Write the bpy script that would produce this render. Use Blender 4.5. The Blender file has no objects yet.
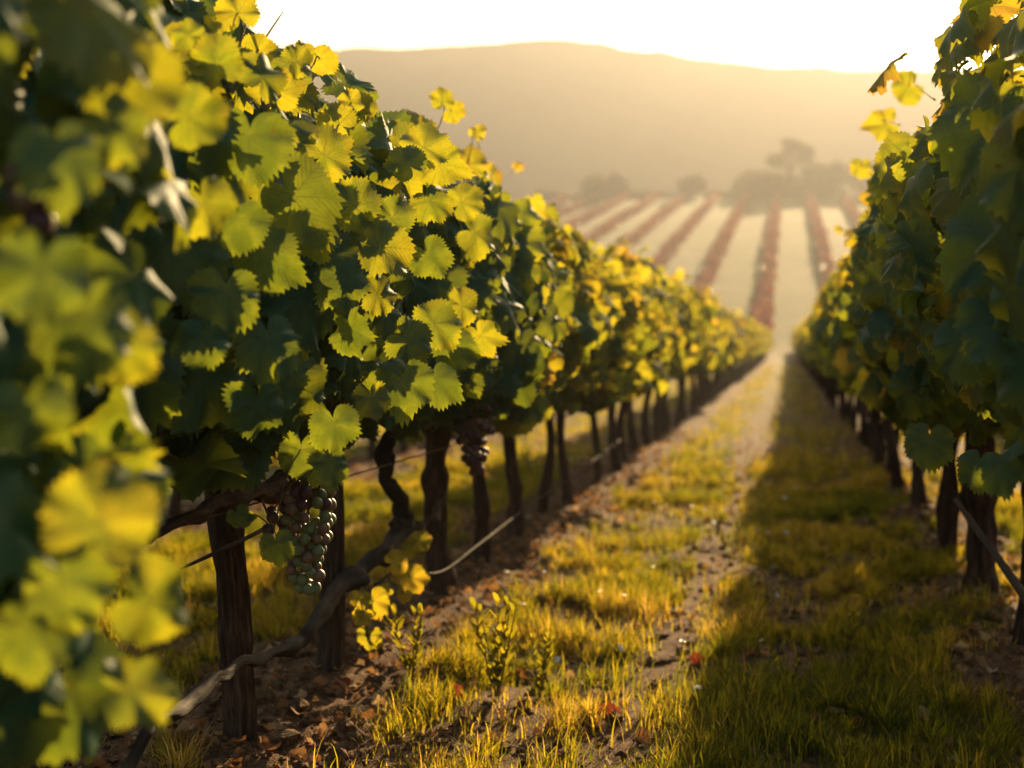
import bpy, math, random
import numpy as np
from mathutils import Vector

R = math.radians
random.seed(7)
rng = np.random.default_rng(11)
sc = bpy.context.scene
col = sc.collection

# ------------------------------------------------------------------ camera, sky, sun, exposure
YAW, PITCH, CAM_H, FPX = 10.95, 1.53, 0.85, 1422.2
cam_d = bpy.data.cameras.new('camera')
cam = bpy.data.objects.new('camera', cam_d)
col.objects.link(cam)
cam.location = (0, 0, CAM_H)
cam.rotation_euler = (R(90 - PITCH), 0, R(YAW))
cam_d.lens, cam_d.sensor_width = 50, 36
cam_d.clip_start, cam_d.clip_end = 0.05, 5000
cam_d.dof.use_dof = True
cam_d.dof.focus_distance = 2.55
cam_d.dof.aperture_fstop = 3.2
sc.camera = cam

SUN_EL, SUN_AZ = 18.5, 7.4          # degrees; azimuth to the right of the row direction (+Y)
world = bpy.data.worlds.new('World')
sc.world = world
world.use_nodes = True
wn = world.node_tree
bg = wn.nodes['Background']
sky = wn.nodes.new('ShaderNodeTexSky')
sky.sky_type = 'NISHITA'
sky.sun_disc = False
sky.sun_elevation = R(SUN_EL)
sky.sun_rotation = R(SUN_AZ)
sky.dust_density = 4.0
sky.air_density = 1.0
sky.ozone_density = 1.0
tint = wn.nodes.new('ShaderNodeMix')
tint.data_type = 'RGBA'
tint.blend_type = 'MULTIPLY'
tint.inputs[0].default_value = 1.0
tint.inputs[7].default_value = (1.0, 0.93, 0.78, 1)
wn.links.new(sky.outputs[0], tint.inputs[6])
wn.links.new(tint.outputs[2], bg.inputs[0])
bg.inputs[1].default_value = 0.06

sun_d = bpy.data.lights.new('sun', 'SUN')
sun_d.energy = 5.0
sun_d.color = (1.0, 0.70, 0.35)
sun_d.angle = R(0.53)
sun = bpy.data.objects.new('sun', sun_d)
col.objects.link(sun)
sun.rotation_euler = (R(-(90 - SUN_EL)), 0, R(-SUN_AZ))

sc.view_settings.view_transform = 'Standard'
sc.view_settings.look = 'None'
sc.view_settings.exposure = 2.95
sc.view_settings.gamma = 1.0
sc.view_settings.use_curve_mapping = False
sc.render.engine = 'CYCLES'
cy = sc.cycles
cy.use_denoising = True
cy.max_bounces = 7
cy.diffuse_bounces = 3
cy.glossy_bounces = 2
cy.transmission_bounces = 4
cy.transparent_max_bounces = 4
cy.volume_bounces = 0
cy.sample_clamp_indirect = 4.0
cy.caustics_reflective = False
cy.caustics_refractive = False
HAZE = dict(density=0.0026, color=(0.108, 0.110, 0.116), g=0.60)

# ------------------------------------------------------------------ helpers
cr, sr = math.cos(R(YAW)), math.sin(R(YAW))
cp, sp = math.cos(R(PITCH)), math.sin(R(PITCH))
FWD = np.array([-sr * cp, cr * cp, -sp])
RGT = np.array([cr, sr, 0.0])
UPV = np.array([-sr * sp, cr * sp, cp])
CAM = np.array([0, 0, CAM_H])


def ray(px, py):
    return FWD + RGT * (px - 512) / FPX + UPV * (384 - py) / FPX


def at_x(px, py, x):
    d = ray(px, py)
    return CAM + d * (x / d[0])


def at_y(px, py, y):
    d = ray(px, py)
    return CAM + d * (y / d[1])


def at_d(px, py, depth):
    return CAM + ray(px, py) * depth


def hash2(i, j, s):
    h = (i.astype(np.int64) * 374761393 + j.astype(np.int64) * 668265263 + s * 982451653) & 0x7fffffff
    h = ((h ^ (h >> 13)) * 1274126177) & 0x7fffffff
    return ((h ^ (h >> 16)) & 0xffff) / 65535.0


def vnoise(x, y, s=0):
    x = np.asarray(x, float); y = np.asarray(y, float)
    i, j = np.floor(x), np.floor(y)
    fx, fy = x - i, y - j
    fx = fx * fx * (3 - 2 * fx); fy = fy * fy * (3 - 2 * fy)
    a = hash2(i, j, s); b = hash2(i + 1, j, s); c = hash2(i, j + 1, s); d = hash2(i + 1, j + 1, s)
    return (a * (1 - fx) + b * fx) * (1 - fy) + (c * (1 - fx) + d * fx) * fy


def fbm(x, y, o=3, s=0):
    t, a, n = 0.0, 1.0, 0.0
    for k in range(o):
        t = t + a * vnoise(x * 2 ** k, y * 2 ** k, s + k * 17); n += a; a *= 0.5
    return t / n


def sstep(a, b, x):
    t = np.clip((np.asarray(x, float) - a) / (b - a), 0, 1)
    return t * t * (3 - 2 * t)


ROW_L, ROW_R, GAP = -1.09, 0.62, 1.71
ROW_L2, ROW_R2 = ROW_L - GAP, ROW_R + GAP


def row_dist(x):
    t = (np.asarray(x, float) - ROW_L) / GAP
    return np.abs(t - np.round(t)) * GAP        # metres to the nearest row line


def ground_z(x, y, micro=True):
    x = np.asarray(x, float); y = np.asarray(y, float)
    hs = 0.162 * (y - 80.6)
    z = np.where(y < 235, 0.5 * (hs + np.sqrt(hs * hs + 0.9)) - 0.02, 0)
    ztop = 0.162 * (235 - 80.6)
    z = np.where(y >= 235, ztop - 0.10 * np.sqrt(np.maximum(y - 235, 0) ** 2 + 1) * sstep(235, 260, y) , z)
    z = np.where(y > 380, ztop - 14.5, z)
    z = z + 1.2 * (fbm(x / 60, y / 60, 2, 5) - 0.5) * sstep(85, 140, y)
    near = 1 - sstep(60, 90, y)
    rd = row_dist(x)
    z = z + near * 0.055 * np.exp(-(rd / 0.25) ** 2)
    z = z + near * 0.05 * (fbm(x * 1.6, y * 1.6, 2, 3) - 0.5)
    if micro:
        nf = 1 - sstep(8, 20, y)
        soil = 1 - 0.6 * sstep(0.25, 0.5, rd)
        z = z + nf * soil * (0.045 * (fbm(x * 9, y * 9, 3, 9) - 0.5) + 0.02 * (vnoise(x * 38, y * 38, 21) - 0.5))
    return z


def gz(x, y):
    return float(ground_z(np.array([x]), np.array([y]))[0])


def tag(o, label=None, cat=None, group=None, kind=None):
    for k, v in (('label', label), ('category', cat), ('group', group), ('kind', kind)):
        if v: o[k] = v
    return o


def empty(name, loc, rz=0):
    o = bpy.data.objects.new(name, None)
    col.objects.link(o); o.location = loc; o.rotation_euler = (0, 0, rz)
    o.empty_display_size = 0.1
    return o


def link(name, mesh, parent=None):
    o = bpy.data.objects.new(name, mesh)
    col.objects.link(o)
    if parent: o.parent = parent
    return o


def mesh_np(name, V, F3, mats, attrs=None, smooth=True, mat_idx=None):
    """triangles or quads (numpy) -> mesh"""
    me = bpy.data.meshes.new(name)
    V = np.asarray(V, np.float32); F = np.asarray(F3, np.int32)
    k = F.shape[1]
    me.vertices.add(len(V)); me.vertices.foreach_set('co', V.ravel())
    me.loops.add(F.size); me.loops.foreach_set('vertex_index', F.ravel())
    me.polygons.add(len(F))
    me.polygons.foreach_set('loop_start', np.arange(0, F.size, k, dtype=np.int32))
    me.polygons.foreach_set('loop_total', np.full(len(F), k, np.int32))
    for m in mats: me.materials.append(m)
    if mat_idx is not None: me.polygons.foreach_set('material_index', np.asarray(mat_idx, np.int32))
    me.update(calc_edges=True)
    me.polygons.foreach_set('use_smooth', np.full(len(F), smooth, bool))
    for an, (typ, dat) in (attrs or {}).items():
        a = me.attributes.new(an, typ, 'POINT')
        a.data.foreach_set('value' if typ == 'FLOAT' else 'vector', np.asarray(dat, np.float32).ravel())
    return me


# ------------------------------------------------------------------ materials
def new_mat(name):
    m = bpy.data.materials.new(name); m.use_nodes = True
    nt = m.node_tree
    nt.nodes.clear()
    return m, nt


def N(nt, t, **kw):
    n = nt.nodes.new(t)
    for k, v in kw.items(): setattr(n, k, v)
    return n


def math_n(nt, op, a, b=None, c=None):
    n = nt.nodes.new('ShaderNodeMath'); n.operation = op
    for i, v in enumerate((a, b, c)):
        if v is None: continue
        if isinstance(v, (int, float)): n.inputs[i].default_value = v
        else: nt.links.new(v, n.inputs[i])
    return n.outputs[0]


def mixc(nt, f, a, b, mode='MIX'):
    n = nt.nodes.new('ShaderNodeMix'); n.data_type = 'RGBA'; n.blend_type = mode
    for i, v in ((0, f), (6, a), (7, b)):
        if isinstance(v, (int, float)): n.inputs[i].default_value = v
        elif isinstance(v, tuple): n.inputs[i].default_value = (*v, 1)
        else: nt.links.new(v, n.inputs[i])
    return n.outputs[2]


def ramp(nt, f, stops):
    n = nt.nodes.new('ShaderNodeValToRGB')
    e = n.color_ramp.elements
    while len(e) < len(stops): e.new(0.5)
    for el, (p, c) in zip(e, stops):
        el.position = p; el.color = (*c, 1)
    nt.links.new(f, n.inputs[0])
    return n.outputs[0]


def noise_n(nt, vec, scale, detail=3, rough=0.55):
    n = nt.nodes.new('ShaderNodeTexNoise')
    n.inputs['Scale'].default_value = scale; n.inputs['Detail'].default_value = detail
    n.inputs['Roughness'].default_value = rough
    if vec is not None: nt.links.new(vec, n.inputs['Vector'])
    return n.outputs[0]


def leaf_material(name, front, trans, tfac=0.5, veins=True, spec=0.35, rough=0.45, ior=1.35):
    """front / trans: ramps over the per-leaf 'tint' value"""
    m, nt = new_mat(name)
    L = nt.links
    out = N(nt, 'ShaderNodeOutputMaterial')
    at = N(nt, 'ShaderNodeAttribute', attribute_name='tint')
    tintf = at.outputs['Fac']
    if veins:      # blades yellow unevenly, from the rim inwards
        uv0 = N(nt, 'ShaderNodeAttribute', attribute_name='luv')
        ln = N(nt, 'ShaderNodeVectorMath', operation='MULTIPLY'); L.new(uv0.outputs['Vector'], ln.inputs[0]); ln.inputs[1].default_value = (1, 1, 0)
        le = N(nt, 'ShaderNodeVectorMath', operation='LENGTH'); L.new(ln.outputs[0], le.inputs[0])
        rim = math_n(nt, 'POWER', math_n(nt, 'MULTIPLY', le.outputs['Value'], 1.7), 4.0)
        bl = noise_n(nt, uv0.outputs['Vector'], 3.2, 4, 0.6)
        tintf = math_n(nt, 'ADD', tintf, math_n(nt, 'MULTIPLY', rim, 0.20))
        tintf = math_n(nt, 'ADD', tintf, math_n(nt, 'MULTIPLY', math_n(nt, 'SUBTRACT', bl, 0.52), 0.85))
    cf = ramp(nt, tintf, front); ct = ramp(nt, tintf, trans)
    bump_src = None
    if veins:
        uv = N(nt, 'ShaderNodeAttribute', attribute_name='luv')
        sx = N(nt, 'ShaderNodeSeparateXYZ'); L.new(uv.outputs['Vector'], sx.inputs[0])
        x, y = sx.outputs[0], sx.outputs[1]
        th = math_n(nt, 'ARCTAN2', x, y)
        r = math_n(nt, 'SQRT', math_n(nt, 'ADD', math_n(nt, 'MULTIPLY', x, x), math_n(nt, 'MULTIPLY', y, y)))
        k = math_n(nt, 'ROUND', math_n(nt, 'DIVIDE', th, R(52)))
        k = math_n(nt, 'MINIMUM', math_n(nt, 'MAXIMUM', k, -2), 2)
        de = math_n(nt, 'SUBTRACT', th, math_n(nt, 'MULTIPLY', k, R(52)))
        p = math_n(nt, 'ABSOLUTE', math_n(nt, 'MULTIPLY', r, math_n(nt, 'SINE', de)))
        a = math_n(nt, 'MULTIPLY', r, math_n(nt, 'COSINE', de))
        wmain = math_n(nt, 'SUBTRACT', 0.0125, math_n(nt, 'MULTIPLY', r, 0.013))
        main = math_n(nt, 'SUBTRACT', 1.0, math_n(nt, 'SMOOTH_MIN', math_n(nt, 'DIVIDE', p, wmain), 1.0, 0.2))
        main = math_n(nt, 'MAXIMUM', main, 0.0)
        q = math_n(nt, 'DIVIDE', math_n(nt, 'SUBTRACT', a, math_n(nt, 'MULTIPLY', p, 1.15)), 0.078)
        fr = math_n(nt, 'ABSOLUTE', math_n(nt, 'SUBTRACT', math_n(nt, 'FRACT', q), 0.5))   # 0 on a side vein .. 0.5
        side = math_n(nt, 'SUBTRACT', 1.0, math_n(nt, 'DIVIDE', fr, 0.09))
        side = math_n(nt, 'MULTIPLY', math_n(nt, 'MAXIMUM', side, 0.0), 0.4)
        vein = math_n(nt, 'MINIMUM', math_n(nt, 'MAXIMUM', main, side), 1.0)
        fine = noise_n(nt, uv.outputs['Vector'], 28, 3)
        cf = mixc(nt, math_n(nt, 'MULTIPLY', vein, 0.45), cf, (0.24, 0.31, 0.15))
        ct = mixc(nt, math_n(nt, 'MULTIPLY', math_n(nt, 'MINIMUM', math_n(nt, 'ADD', main, math_n(nt, 'MULTIPLY', side, 1.6)), 1.0), 0.72), ct, (0.09, 0.09, 0.010))
        ct = mixc(nt, math_n(nt, 'MULTIPLY', fine, 0.5), ct, mixc(nt, 1.0, ct, (0.55, 0.6, 0.4), 'MULTIPLY'))
        cf = mixc(nt, math_n(nt, 'MULTIPLY', fine, 0.35), cf, (0.03, 0.06, 0.025))
        hgt = math_n(nt, 'ADD', math_n(nt, 'MULTIPLY', fr, 0.6), math_n(nt, 'MULTIPLY', fine, 0.6))
        hgt = math_n(nt, 'SUBTRACT', hgt, math_n(nt, 'MULTIPLY', main, 0.6))
        bp = N(nt, 'ShaderNodeBump'); bp.inputs['Strength'].default_value = 0.28
        bp.inputs['Distance'].default_value = 0.0035
        L.new(hgt, bp.inputs['Height'])
        spot = N(nt, 'ShaderNodeMapRange'); L.new(noise_n(nt, uv.outputs['Vector'], 5.5, 3, 0.6), spot.inputs[0])
        spot.inputs[1].default_value, spot.inputs[2].default_value = 0.70, 0.75
        cf = mixc(nt, spot.outputs[0], cf, (0.10, 0.065, 0.025)); ct = mixc(nt, spot.outputs[0], ct, (0.13, 0.075, 0.012))
        bump_src = bp.outputs[0]
    pb = N(nt, 'ShaderNodeBsdfPrincipled')
    pb.inputs['Roughness'].default_value = rough
    pb.inputs['Specular IOR Level'].default_value = spec
    pb.inputs['IOR'].default_value = ior
    L.new(cf, pb.inputs['Base Color'])
    tr = N(nt, 'ShaderNodeBsdfTranslucent'); L.new(ct, tr.inputs[0])
    if bump_src is not None:
        L.new(bump_src, pb.inputs['Normal']); L.new(bump_src, tr.inputs['Normal'])
    mx = N(nt, 'ShaderNodeMixShader'); mx.inputs[0].default_value = tfac
    L.new(pb.outputs[0], mx.inputs[1]); L.new(tr.outputs[0], mx.inputs[2])
    L.new(mx.outputs[0], out.inputs[0])
    return m


LEAF_F = [(0.0, (0.046, 0.130, 0.080)), (0.4, (0.068, 0.145, 0.058)), (0.75, (0.11, 0.15, 0.035)), (1.0, (0.24, 0.19, 0.045))]
LEAF_T = [(0.0, (0.10, 0.13, 0.008)), (0.3, (0.22, 0.24, 0.010)), (0.55, (0.37, 0.33, 0.012)), (0.8, (0.52, 0.39, 0.015)), (1.0, (0.52, 0.30, 0.03))]
M_LEAF = leaf_material('vine_leaf', LEAF_F, LEAF_T, 0.54, spec=0.28, rough=0.58, ior=1.28)
M_LEAF_FAR = leaf_material('vine_leaf_far', LEAF_F, LEAF_T, 0.58, veins=False, spec=0.1, rough=0.75, ior=1.2)
M_DRY = leaf_material('dry_leaf', [(0, (0.16, 0.075, 0.035)), (0.5, (0.26, 0.15, 0.075)), (0.85, (0.42, 0.30, 0.17)), (1, (0.17, 0.04, 0.022))],
                      [(0, (0.20, 0.08, 0.02)), (0.5, (0.34, 0.17, 0.05)), (0.85, (0.5, 0.33, 0.14)), (1, (0.26, 0.05, 0.02))], 0.3, veins=False, spec=0.1, rough=0.7, ior=1.2)
M_GRASS = leaf_material('grass_blade', [(0, (0.035, 0.052, 0.012)), (0.5, (0.095, 0.085, 0.018)), (0.85, (0.28, 0.19, 0.055)), (1, (0.42, 0.30, 0.12))],
                        [(0, (0.17, 0.19, 0.008)), (0.5, (0.50, 0.38, 0.014)), (0.85, (0.70, 0.42, 0.045)), (1, (0.62, 0.40, 0.10))], 0.52, veins=False, spec=0.08, rough=0.65, ior=1.2)


def bark_material(name, c0, c1, c2):
    m, nt = new_mat(name); L = nt.links
    out = N(nt, 'ShaderNodeOutputMaterial'); pb = N(nt, 'ShaderNodeBsdfPrincipled')
    at = N(nt, 'ShaderNodeAttribute', attribute_name='luv')     # x: round the stem, y: along it (metres)
    mp = N(nt, 'ShaderNodeMapping'); mp.inputs['Scale'].default_value = (1.0, 0.11, 1.0)
    L.new(at.outputs['Vector'], mp.inputs[0])
    a = noise_n(nt, mp.outputs[0], 150, 5, 0.65)
    b = noise_n(nt, mp.outputs[0], 45, 4, 0.6)
    c = noise_n(nt, at.outputs['Vector'], 14, 3)
    f = math_n(nt, 'ADD', math_n(nt, 'MULTIPLY', a, 0.55), math_n(nt, 'MULTIPLY', b, 0.5))
    co = ramp(nt, f, [(0.36, c0), (0.52, c1), (0.70, c2)])
    co = mixc(nt, math_n(nt, 'MULTIPLY', c, 0.4), co, c0)
    L.new(co, pb.inputs['Base Color'])
    pb.inputs['Roughness'].default_value = 0.85
    pb.inputs['Specular IOR Level'].default_value = 0.2
    bp = N(nt, 'ShaderNodeBump'); bp.inputs['Strength'].default_value = 0.9; bp.inputs['Distance'].default_value = 0.008
    L.new(f, bp.inputs['Height']); L.new(bp.outputs[0], pb.inputs['Normal'])
    L.new(pb.outputs[0], out.inputs[0])
    return m


M_BARK = bark_material('vine_bark', (0.010, 0.005, 0.003), (0.042, 0.020, 0.011), (0.15, 0.078, 0.044))
M_POST = bark_material('weathered_post_wood', (0.011, 0.006, 0.004), (0.046, 0.024, 0.014), (0.15, 0.085, 0.050))
M_CANE = bark_material('cane_bark', (0.008, 0.004, 0.002), (0.018, 0.010, 0.005), (0.04, 0.022, 0.012))
M_OLD = bark_material('dead_grey_bark', (0.008, 0.005, 0.004), (0.02, 0.013, 0.009), (0.05, 0.034, 0.025))
M_STEM = bark_material('green_shoot_stem', (0.07, 0.04, 0.015), (0.14, 0.09, 0.03), (0.2, 0.14, 0.05))


def simple_mat(name, c, rough=0.5, spec=0.5, metal=0, trans=None, sss=0):
    m, nt = new_mat(name); out = N(nt, 'ShaderNodeOutputMaterial'); pb = N(nt, 'ShaderNodeBsdfPrincipled')
    tc = N(nt, 'ShaderNodeTexCoord')
    n = noise_n(nt, tc.outputs['Object'], 60, 3)
    cc = mixc(nt, math_n(nt, 'MULTIPLY', n, 0.6), c, tuple(v * 0.5 for v in c))
    nt.links.new(cc, pb.inputs['Base Color'])
    pb.inputs['Roughness'].default_value = rough; pb.inputs['Metallic'].default_value = metal
    pb.inputs['Specular IOR Level'].default_value = spec
    if sss:
        pb.inputs['Subsurface Weight'].default_value = sss
        pb.inputs['Subsurface Radius'].default_value = (0.01, 0.007, 0.004)
        pb.inputs['Subsurface Scale'].default_value = 1.0
    nt.links.new(pb.outputs[0], out.inputs[0])
    return m


M_WIRE = simple_mat('old_steel_wire', (0.16, 0.13, 0.11), 0.45, 0.5, 0.7)
M_GRAPE_G = simple_mat('green_grape_skin', (0.15, 0.175, 0.065), 0.55, 0.5, sss=0.5)
M_GRAPE_B = simple_mat('blushing_grape_skin', (0.18, 0.10, 0.06), 0.55, 0.5, sss=0.4)
M_GRAPE_P = simple_mat('purple_grape_skin', (0.085, 0.03, 0.04), 0.55, 0.5, sss=0.3)
M_PETAL = simple_mat('white_petal', (0.75, 0.70, 0.6), 0.6, 0.3)

# ground
m, nt = new_mat('vineyard_soil'); M_SOIL = m
L = nt.links
out = N(nt, 'ShaderNodeOutputMaterial'); pb = N(nt, 'ShaderNodeBsdfPrincipled')
geo = N(nt, 'ShaderNodeNewGeometry'); pos = geo.outputs['Position']
a = noise_n(nt, pos, 3.0, 5, 0.6); b = noise_n(nt, pos, 40, 4, 0.65); c = noise_n(nt, pos, 160, 3, 0.6)
f = math_n(nt, 'ADD', math_n(nt, 'MULTIPLY', b, 0.6), math_n(nt, 'MULTIPLY', c, 0.4))
soil = ramp(nt, f, [(0.3, (0.024, 0.012, 0.007)), (0.48, (0.080, 0.040, 0.018)), (0.64, (0.19, 0.104, 0.048)), (0.8, (0.36, 0.23, 0.125))])
ga = N(nt, 'ShaderNodeAttribute', attribute_name='grassy')
gcol = ramp(nt, noise_n(nt, pos, 7, 4), [(0.3, (0.06, 0.075, 0.02)), (0.6, (0.13, 0.12, 0.035)), (0.8, (0.22, 0.16, 0.06))])
gm = math_n(nt, 'MULTIPLY', ga.outputs['Fac'], math_n(nt, 'ADD', 0.25, math_n(nt, 'MULTIPLY', a, 1.0)))
co = mixc(nt, gm, soil, gcol)
fa = N(nt, 'ShaderNodeAttribute', attribute_name='field')
fcol = ramp(nt, noise_n(nt, pos, 0.25, 4), [(0.3, (0.035, 0.052, 0.010)), (0.55, (0.06, 0.066, 0.016)), (0.8, (0.10, 0.085, 0.026))])
co = mixc(nt, fa.outputs['Fac'], co, fcol)
L.new(co, pb.inputs['Base Color']); pb.inputs['Roughness'].default_value = 0.95
pb.inputs['Specular IOR Level'].default_value = 0.1
bp = N(nt, 'ShaderNodeBump'); bp.inputs['Strength'].default_value = 0.8; bp.inputs['Distance'].default_value = 0.02
L.new(f, bp.inputs['Height']); L.new(bp.outputs[0], pb.inputs['Normal'])
L.new(pb.outputs[0], out.inputs[0])

# hill woodland
m, nt = new_mat('wooded_hill'); M_HILL = m
L = nt.links
out = N(nt, 'ShaderNodeOutputMaterial'); pb = N(nt, 'ShaderNodeBsdfPrincipled')
geo = N(nt, 'ShaderNodeNewGeometry')
co = ramp(nt, noise_n(nt, geo.outputs['Position'], 0.05, 6, 0.65), [(0.3, (0.03, 0.035, 0.015)), (0.6, (0.065, 0.06, 0.03)), (0.8, (0.11, 0.09, 0.05))])
L.new(co, pb.inputs['Base Color']); pb.inputs['Roughness'].default_value = 1.0
pb.inputs['Specular IOR Level'].default_value = 0.0
L.new(pb.outputs[0], out.inputs[0])

M_REDROW = leaf_material('autumn_row_leaf', [(0, (0.17, 0.045, 0.03)), (1, (0.26, 0.075, 0.05))], [(0, (0.17, 0.05, 0.03)), (1, (0.25, 0.09, 0.05))], 0.3, veins=False, spec=0.1)
M_TREE = leaf_material('tree_leaf', [(0, (0.03, 0.035, 0.012)), (1, (0.08, 0.075, 0.025))], [(0, (0.08, 0.07, 0.015)), (1, (0.16, 0.12, 0.03))], 0.3, veins=False, spec=0.2)

# ------------------------------------------------------------------ ground sheet
def grid_axis(segs):
    v = [segs[0][0]]
    for a, b, s0, s1 in segs:
        x, n = a, 0
        while x < b - 1e-6:
            t = (x - a) / (b - a)
            x = min(b, x + s0 + (s1 - s0) * t); v.append(x)
    return np.array(v)


GX = np.concatenate([-grid_axis([(5.0, 20, 0.3, 1.5), (20, 120, 1.5, 10), (120, 800, 15, 90)])[::-1],
                     grid_axis([(-5.0, -3.0, 0.08, 0.03), (-3.0, 1.3, 0.022, 0.022), (1.3, 4, 0.03, 0.15)])[1:],
                     grid_axis([(4, 20, 0.3, 1.5), (20, 120, 1.5, 10), (120, 800, 15, 90)])[1:]])
GY = np.concatenate([np.array([-60, -30, -12, -5, -2, -1, 0, 0.5]), grid_axis([(0.8, 2.2, 0.06, 0.025), (2.2, 7, 0.022, 0.03), (7, 16, 0.03, 0.12), (16, 80, 0.14, 1.2), (80, 260, 1.5, 5), (260, 900, 10, 60)])])
gx, gy = np.meshgrid(GX, GY)
gV = np.stack([gx, gy, ground_z(gx, gy)], -1).reshape(-1, 3)
nx, ny = len(GX), len(GY)
ii = (np.arange(ny - 1)[:, None] * nx + np.arange(nx - 1)[None, :]).ravel()
gF = np.stack([ii, ii + 1, ii + nx + 1, ii + nx], 1)


def grass_density(x, y):
    """0..1 cover of grass between the rows; bare strips under the vines and along the worn track"""
    rd = row_dist(x)
    rd = rd + 0.10 * sstep(-1.05, -0.8, x) * (1 - sstep(-.5, -.3, x)) + 0.24 * sstep(0.1, 0.35, x) * (1 - sstep(ROW_R, ROW_R + .3, x))       # the right row stands in grass
    base = sstep(0.25, 0.45, rd + 0.22 * (fbm(x * 1.7, y * 1.3, 2, 40) - 0.5))
    lane = np.asarray(x) - (ROW_L + GAP / 2)            # lane centre at -0.235
    track = np.exp(-((lane + 0.06 + 0.12 * (fbm(x * 0 + 3, y * 0.5, 2, 50) - 0.5)) / 0.15) ** 2)
    patch = sstep(0.39, 0.54, fbm(x * 3.6, y * 2.8, 3, 60))
    return np.clip(base * (1 - 0.97 * track) * (0.06 + 0.94 * patch), 0, 1)


gd = grass_density(gV[:, 0], gV[:, 1])
far_soft = sstep(10, 30, gV[:, 1])
grassy = gd * (1 - far_soft) + far_soft * sstep(0.25, 0.45, row_dist(gV[:, 0])) * 0.8
field = sstep(80, 90, gV[:, 1] + 0.6 * np.abs(gV[:, 0]) * 0)
g = link('ground', mesh_np('ground', gV, gF, [M_SOIL], {'grassy': ('FLOAT', grassy), 'field': ('FLOAT', field)}))
tag(g, kind='structure')

# ------------------------------------------------------------------ hill
hx = np.linspace(-900, 800, 480); hy = np.linspace(330, 900, 60)
prof_px = np.array([-700, -300, 0, 150, 300, 420, 500, 545, 600, 660, 720, 780, 860, 940, 1024, 1300, 1800], float)
prof_py = np.array([120, 85, 66, 56, 50, 50, 43, 40, 45, 55, 62, 69, 71, 70, 74, 90, 130], float)
HY = 520.0
px_, pz_ = [], []
for a, b in zip(prof_px, prof_py):
    q = at_y(a, b, HY); px_.append(q[0]); pz_.append(q[2])
ridge = np.interp(hx, px_, pz_)
k = np.ones(5) / 5
ridge = np.convolve(np.pad(ridge, 2, 'edge'), k, 'valid')
HXX, HYY = np.meshgrid(hx, hy)
bell = np.where(HYY < HY, sstep(320, HY, HYY) ** 0.9, 1 - 0.5 * sstep(HY, 1000, HYY))
hz = ridge[None, :] * bell - 1.2 + 6 * (fbm(HXX / 70, HYY / 70, 3, 71) - 0.5) * (bell < 0.95) + 4.5 * (fbm(HXX / 11, HYY / 11, 3, 77) - 0.45)
hV = np.stack([HXX, HYY, hz], -1).reshape(-1, 3)
ii = (np.arange(59)[:, None] * 480 + np.arange(479)[None, :]).ravel()
hF = np.stack([ii, ii + 1, ii + 481, ii + 480], 1)
tag(link('hill', mesh_np('hill', hV, hF, [M_HILL])), kind='structure')

# ------------------------------------------------------------------ haze
bmx = [(-1000, -80, -4), (1000, 1000, float(hz.max()) + 4)]
(x0, y0, z0), (x1, y1, z1) = bmx
hzV = [(x0, y0, z0), (x1, y0, z0), (x1, y1, z0), (x0, y1, z0), (x0, y0, z1), (x1, y0, z1), (x1, y1, z1), (x0, y1, z1)]
hzF = [(0, 3, 2, 1), (4, 5, 6, 7), (0, 1, 5, 4), (1, 2, 6, 5), (2, 3, 7, 6), (3, 0, 4, 7)]
m, nt = new_mat('morning_haze')
out = N(nt, 'ShaderNodeOutputMaterial'); pv = N(nt, 'ShaderNodeVolumePrincipled')
pv.inputs['Color'].default_value = (*HAZE['color'], 1)
pv.inputs['Density'].default_value = HAZE['density']
pv.inputs['Anisotropy'].default_value = HAZE['g']
nt.links.new(pv.outputs[0], out.inputs['Volume'])
tag(link('haze', mesh_np('haze', hzV, hzF, [m], smooth=False)), kind='stuff')

# ------------------------------------------------------------------ leaves
OUT_T = np.radians([0, 18, 27, 40, 52, 66, 78, 90, 104, 125, 145, 160, 171, 180])
OUT_R = np.array([0.61, 0.565, 0.525, 0.55, 0.57, 0.535, 0.505, 0.50, 0.51, 0.49, 0.43, 0.35, 0.22, 0.07])


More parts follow.
